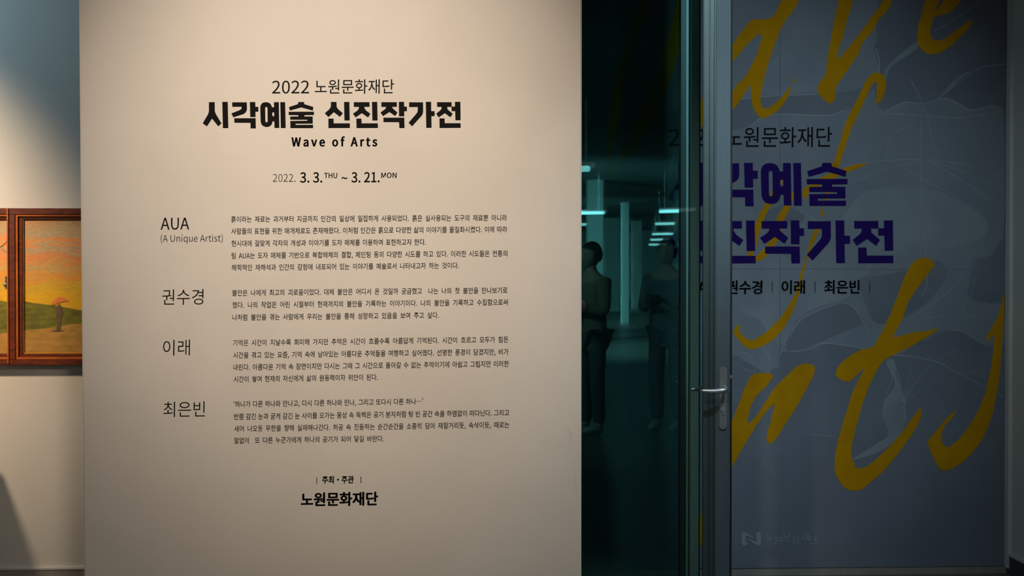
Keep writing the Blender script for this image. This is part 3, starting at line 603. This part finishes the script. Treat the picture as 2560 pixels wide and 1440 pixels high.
def tube(path, rad, seg=14, squash=1.0):
    bm = bmesh.new(); rings = []
    for i, p in enumerate(path):
        d = (path[min(i + 1, len(path) - 1)] - path[max(i - 1, 0)]).normalized()
        a = d.cross(Z); a = a.normalized() if a.length > .2 else NB.cross(d).normalized(); b = d.cross(a).normalized()
        r = rad[i]; rings.append([bm.verts.new(p + a * math.cos(t) * r * squash + b * math.sin(t) * r) for t in (2 * math.pi * q / seg for q in range(seg))])
    for i in range(len(rings) - 1):
        for q in range(seg): bm.faces.new([rings[i][q], rings[i][(q + 1) % seg], rings[i + 1][(q + 1) % seg], rings[i + 1][q]])
    bm.faces.new(rings[0]); bm.faces.new(rings[-1][::-1]); bmesh.ops.recalc_face_normals(bm, faces=bm.faces)
    return bm
def smoothshade(o):
    for p in o.data.polygons: p.use_smooth = True
    return o
def lever(sgn, base_v, zc, uc, Ln, drop=0.0):
    P = []; rr = []
    for i in range(5): P.append(W(uc, base_v + sgn * .045 * i / 4, zc)); rr.append(.0075)
    for i in range(1, 7): a = math.pi / 2 * i / 6; P.append(W(uc - .012 * (1 - math.cos(a)), base_v + sgn * (.045 + .012 * math.sin(a)), zc - .001 * i)); rr.append(.0076 + .0004 * i)
    for i in range(1, 15): t = i / 14; P.append(W(uc - .012 - Ln * t, base_v + sgn * (.057 - .012 * t * t), zc - .006 - .003 * math.sin(t * 3.1) - drop * t)); rr.append(.0118 * (1 - .42 * t) if i < 13 else (.0052 if i == 13 else .003))
    return smoothshade(child('lever', tube(P, rr, squash=.8), M['chrome'], door))
lu_, lz_ = uz(1811, 969, vf)
lever(1, vf + .006, lz_, lu_, .092); lever(-1, VD - .03, lz_ + .003, lu_, .104, .012)
bm = bmesh.new()
cu_, cz_ = uz(1807, 1026, vf)
rot = Matrix.Rotation(A, 4, 'Z') @ Matrix.Rotation(R(90), 4, 'X')
bmesh.ops.create_cone(bm, cap_ends=True, segments=24, radius1=.0085, radius2=.008, depth=.010, matrix=Matrix.Translation(W(cu_, vf + .009, cz_ + .003)) @ rot)
wbox(cu_ - .004, cu_ + .004, vf + .005, vf + .012, cz_ - .016, cz_, bm)
child('lock_cylinder', bm, M['chrome'], door)
bm = bmesh.new(); bmesh.ops.create_cone(bm, cap_ends=True, segments=20, radius1=.011, radius2=.0095, depth=.008, matrix=Matrix.Translation(W(lu_, vf + .009, lz_)) @ rot)
child('lever_rose', bm, M['plate'], door)
# black round pull on the door leaf beside the text wall
bm = bmesh.new(); ku, kz = uz(1450, 768, VD + .03)
bmesh.ops.create_uvsphere(bm, u_segments=28, v_segments=14, radius=.034, matrix=Matrix.Translation(W(ku, VD + .03, kz)) @ Matrix.Rotation(A, 4, 'Z') @ Matrix.Diagonal((1, .45, 1.05, 1)))
bmesh.ops.create_cone(bm, cap_ends=True, segments=20, radius1=.014, radius2=.014, depth=.03, matrix=Matrix.Translation(W(ku, VD + .014, kz)) @ rot)
smoothshade(child('round_pull', bm, M['black'], door))

# ------------------------------------------------------------------ the hall behind the viewer, seen in the tinted glass
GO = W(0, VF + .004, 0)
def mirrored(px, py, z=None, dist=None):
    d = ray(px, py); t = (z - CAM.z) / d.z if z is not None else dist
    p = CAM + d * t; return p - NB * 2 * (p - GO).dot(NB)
def bar(a, b, thick, n):
    a = Vector(a); b = Vector(b); d = (b - a).normalized(); c = (a + b) / 2; s = d.cross(Z).normalized() * .035
    L = empty('ceiling_lamp', c, n, 'ceiling light', None)
    def pts(h0, h1, w): return [a - s * w + Z * h0, b - s * w + Z * h0, b + s * w + Z * h0, a + s * w + Z * h0, a - s * w + Z * h1, b - s * w + Z * h1, b + s * w + Z * h1, a + s * w + Z * h1]
    b1_ = bmesh.new(); hexa(b1_, pts(-thick / 2, thick / 2, 1)); bmesh.ops.bevel(b1_, geom=list(b1_.edges), offset=.008, segments=2, affect='EDGES'); bmesh.ops.recalc_face_normals(b1_, faces=b1_.faces)
    child('diffuser', b1_, M['tube'], L)
    b2 = bmesh.new(); hexa(b2, pts(thick / 2 + .001, thick / 2 + .035, .8)); bmesh.ops.recalc_face_normals(b2, faces=b2.faces)
    child('housing', b2, M['ceil'], L)
    for q in (.15, .85):
        p = a.lerp(b, q); child('hanger', tube([p + Z * (thick / 2 + .03), p + Z * (zt - p.z)], [.004, .004], 8), M['chrome'], L)
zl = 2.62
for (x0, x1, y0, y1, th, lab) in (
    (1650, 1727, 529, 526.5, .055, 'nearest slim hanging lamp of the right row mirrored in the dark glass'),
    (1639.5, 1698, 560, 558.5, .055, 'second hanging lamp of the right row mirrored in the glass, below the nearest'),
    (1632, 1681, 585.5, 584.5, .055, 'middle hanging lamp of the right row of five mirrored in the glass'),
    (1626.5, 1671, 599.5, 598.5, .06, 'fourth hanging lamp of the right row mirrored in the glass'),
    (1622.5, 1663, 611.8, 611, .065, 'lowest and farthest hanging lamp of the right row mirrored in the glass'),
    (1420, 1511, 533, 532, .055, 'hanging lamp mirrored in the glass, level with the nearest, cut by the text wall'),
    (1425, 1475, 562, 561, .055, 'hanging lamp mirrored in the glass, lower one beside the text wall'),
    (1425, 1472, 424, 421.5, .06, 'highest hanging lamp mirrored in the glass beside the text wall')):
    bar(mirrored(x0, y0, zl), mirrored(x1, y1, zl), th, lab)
# pale partitions and piers of the hall
def pier(px0, px1, dist, name, m, depth=.3, z1=None):
    a, b = mirrored(px0, HORIZON, dist=dist), mirrored(px1, HORIZON, dist=dist)
    ua, va = (a - OB).dot(UB), (a - OB).dot(NB); ub, vb = (b - OB).dot(UB), (b - OB).dot(NB)
    return slab(name, min(ua, ub), max(ua, ub), va, va + depth, 0, z1 or zt, m)
pier(1470, 1508, 30, 'wall_hall_pier', M['hall'], .4)
pier(1512, 1548, 52, 'wall_hall_partition', M['hallw'], .2)
pier(1556, 1572, 40, 'wall_hall_pier', M['hallw'], .4)
pier(1580, 1604, 55, 'wall_hall_partition', M['hallw'], .2)
pier(1690, 1712, 34, 'wall_hall_pier', M['hall'], .4)

# ------------------------------------------------------------------ two visitors standing in the hall
def person(loc, face, label, coat, hold, holdname, h=1.0):
    root = empty('person', loc, label, 'person'); root.rotation_euler = (0, 0, face)
    def skin(name, V, E, rad, m, par, sub=1):
        me = bpy.data.meshes.new(name); me.from_pydata([Vector(v) * h for v in V], E, [])
        o = bpy.data.objects.new(name, me); C.objects.link(o); md = o.modifiers.new('s', 'SKIN')
        sk = me.skin_vertices[0].data
        for i, r in enumerate(rad): sk[i].radius = (r[0] * h, r[1] * h) if isinstance(r, tuple) else (r * h, r * h)
        sk[0].use_root = True
        s = o.modifiers.new('ss', 'SUBSURF'); s.levels = sub; s.render_levels = sub
        dg = bpy.context.evaluated_depsgraph_get(); me2 = bpy.data.meshes.new_from_object(o.evaluated_get(dg)); bpy.data.objects.remove(o)
        r_ = obj(name, me2, m, par); smoothshade(r_); return r_
    # -Y is forward
    V = [(0,0,.95),(0,0,1.12),(0,.01,1.30),(0,.01,1.44),(0,0,1.52),(0,-.01,1.60),
         (-.09,0,.90),(-.10,-.01,.50),(-.10,.02,.09),(-.10,-.13,.04),(.09,0,.90),(.10,-.02,.50),(.10,.02,.09),(.10,-.13,.04),
         (-.18,.01,1.42),(-.23,-.02,1.14),(-.10,-.24,1.20),(-.07,-.30,1.22),(.18,.01,1.42),(.23,-.02,1.14),(.10,-.24,1.20),(.07,-.30,1.22)]
    E = [(0,1),(1,2),(2,3),(3,4),(4,5),(0,6),(6,7),(7,8),(8,9),(0,10),(10,11),(11,12),(12,13),(3,14),(14,15),(15,16),(16,17),(3,18),(18,19),(19,20),(20,21)]
    rad = [(.15,.10),(.13,.09),(.15,.10),(.12,.08),.052,.055,.085,.058,.042,.035,.085,.058,.042,.035,.055,.042,.030,.026,.055,.042,.030,.026]
    body = skin('body', V, E, rad, M['skin'], root, 2)
    # clothes follow the same bones, a little wider
    Vc = V[:4] + [V[14],V[15],V[16],V[18],V[19],V[20],(0,0,.78)]
    Ec = [(0,1),(1,2),(2,3),(3,4),(4,5),(5,6),(3,7),(7,8),(8,9),(0,10)]
    rc = [(.19,.13),(.165,.12),(.18,.125),(.14,.10),.075,.060,.044,.075,.060,.044,(.20,.14)]
    skin('coat', Vc, Ec, rc, coat, root, 2)
    Vt = [V[0],V[6],V[7],V[8],V[10],V[11],V[12]]
    skin('trousers', Vt, [(0,1),(1,2),(2,3),(0,4),(4,5),(5,6)], [(.15,.11),.10,.075,.062,.10,.075,.062], M['trouser'], root, 2)
    for s in (-1, 1):
        bm = bmesh.new(); bmesh.ops.create_uvsphere(bm, u_segments=18, v_segments=10, radius=.05, matrix=Matrix.Translation(Vector((s * .10, -.06, .045)) * h) @ Matrix.Diagonal((1, 2.5, .85, 1)))
        smoothshade(obj('shoe', bm, M['shoe'], root))
        # hand: palm with four fingers and a thumb, curled round the held thing
        bx, by, bz = s * .07, -.31, 1.22
        HV = [(bx,by,bz),(bx - s*.012,by - .045,bz + .01)]; HE = [(0,1)]; HR = [.022,(.034,.016)]
        for q in range(4):
            z_ = bz + .034 - q * .02; n0 = len(HV); ln = (.9, 1, .95, .78)[q]
            HV += [(bx - s*.016,by - .07,z_),(bx - s*.028,by - .07 - .028*ln,z_ - .002),(bx - s*.052,by - .075 - .022*ln,z_ - .004)]
            HE += [(1,n0),(n0,n0+1),(n0+1,n0+2)]; HR += [.0095,.0085,.007]
        n0 = len(HV); HV += [(bx - s*.03,by - .02,bz + .035),(bx - s*.05,by - .045,bz + .05)]; HE += [(0,n0),(n0,n0+1)]; HR += [.011,.008]
        skin('hand', HV, HE, HR, M['skin'], root, 1)
    # head with face
    bm = bmesh.new(); bmesh.ops.create_uvsphere(bm, u_segments=32, v_segments=24, radius=.1, matrix=Matrix.Translation((0, -.015, 1.655)) @ Matrix.Diagonal((.78, .96, 1.18, 1)))
    for v in bm.verts:
        x, y, z = v.co.x, v.co.y + .015, v.co.z - 1.655
        if z < -.03: v.co.x *= 1 - .28 * min(1, (-z - .03) / .08)
        if y < 0:
            v.co.y -= .022 * math.exp(-(x / .011) ** 2 - ((z + .018) / .020) ** 2)          # nose
            v.co.y += .009 * (math.exp(-((x - .032) / .016) ** 2 - ((z - .008) / .012) ** 2) + math.exp(-((x + .032) / .016) ** 2 - ((z - .008) / .012) ** 2))
            v.co.y -= .005 * math.exp(-(x / .024) ** 2 - ((z + .052) / .007) ** 2)
    bm.transform(Matrix.Scale(h, 4)); head = smoothshade(obj('head', bm, M['skin'], root))
    for s in (-1, 1):
        bm = bmesh.new(); bmesh.ops.create_uvsphere(bm, u_segments=12, v_segments=8, radius=.011, matrix=Matrix.Translation(Vector((s * .031, -.094, 1.663)) * h)); smoothshade(obj('eye', bm, M['black'], head))
        bm = bmesh.new(); bmesh.ops.create_uvsphere(bm, u_segments=12, v_segments=8, radius=.028, matrix=Matrix.Translation(Vector((s * .080, .0, 1.65)) * h) @ Matrix.Diagonal((.3, .6, 1.1, 1))); smoothshade(obj('ear', bm, M['skin'], head))
    bm = bmesh.new(); bmesh.ops.create_uvsphere(bm, u_segments=28, v_segments=20, radius=.112, matrix=Matrix.Translation((0, .008, 1.68)) @ Matrix.Diagonal((.82, .95, 1.08, 1)))
    bmesh.ops.delete(bm, geom=[v for v in bm.verts if v.co.y < -.045 and v.co.z < 1.715 or v.co.z < 1.60], context='VERTS')
    bm.transform(Matrix.Scale(h, 4)); hr = smoothshade(obj('hair', bm, M['hair'], head))
    # what the hands hold stays a thing of its own
    bm = bmesh.new(); bmesh.ops.create_cube(bm, size=1, matrix=Matrix.Translation((0, -.455, 1.235)) @ Matrix.Diagonal((.135, .045 if hold == 'cam' else .012, .09, 1)))
    bmesh.ops.bevel(bm, geom=list(bm.edges), offset=.006, segments=2, affect='EDGES')
    if hold == 'cam': bmesh.ops.create_cone(bm, cap_ends=True, segments=24, radius1=.034, radius2=.030, depth=.07, matrix=Matrix.Translation((0, -.505, 1.235)) @ Matrix.Rotation(R(90), 4, 'X'))
    bm.transform(Matrix.Scale(h, 4)); bm.transform(Matrix.Translation(loc) @ Matrix.Rotation(face, 4, 'Z'))
    tag(obj(holdname, bm, M['black']), 'black camera held by the standing visitor mirrored in the glass' if hold == 'cam' else 'dark phone held by the visitor in a brown coat mirrored in the glass', 'camera' if hold == 'cam' else 'phone')
    return root
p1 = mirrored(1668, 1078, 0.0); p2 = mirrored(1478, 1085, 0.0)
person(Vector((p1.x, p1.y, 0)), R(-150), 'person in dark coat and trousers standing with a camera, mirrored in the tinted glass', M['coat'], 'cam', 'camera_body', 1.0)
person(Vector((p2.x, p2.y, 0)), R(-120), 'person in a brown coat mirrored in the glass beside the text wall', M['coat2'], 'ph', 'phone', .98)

# ------------------------------------------------------------------ unseen plinth added to shade the lower left of the rear wall
bm = bmesh.new()
def abox(x0, x1, y0, y1, z0, z1, b): 
    bb = bmesh.new(); hexa(bb, [Vector(p) for p in ((x0,y0,z0),(x1,y0,z0),(x1,y1,z0),(x0,y1,z0),(x0,y0,z1),(x1,y0,z1),(x1,y1,z1),(x0,y1,z1))])
    bmesh.ops.bevel(bb, geom=list(bb.edges), offset=b, segments=2, affect='EDGES'); bmesh.ops.recalc_face_normals(bb, faces=bb.faces); return bb
pt = empty('shadow_plinth', Vector((-2.72, 6.45, 0)), 'white gallery plinth left of the frame whose shadow falls on the rear wall', 'plinth')
child('column', abox(-2.89, -2.56, 6.30, 6.60, .04, .79, .003), M['white'], pt)
child('top', abox(-2.90, -2.55, 6.29, 6.61, .79, .81, .003), M['white'], pt)
child('foot', abox(-2.87, -2.58, 6.32, 6.58, 0, .04, .002), M['dbase'], pt)
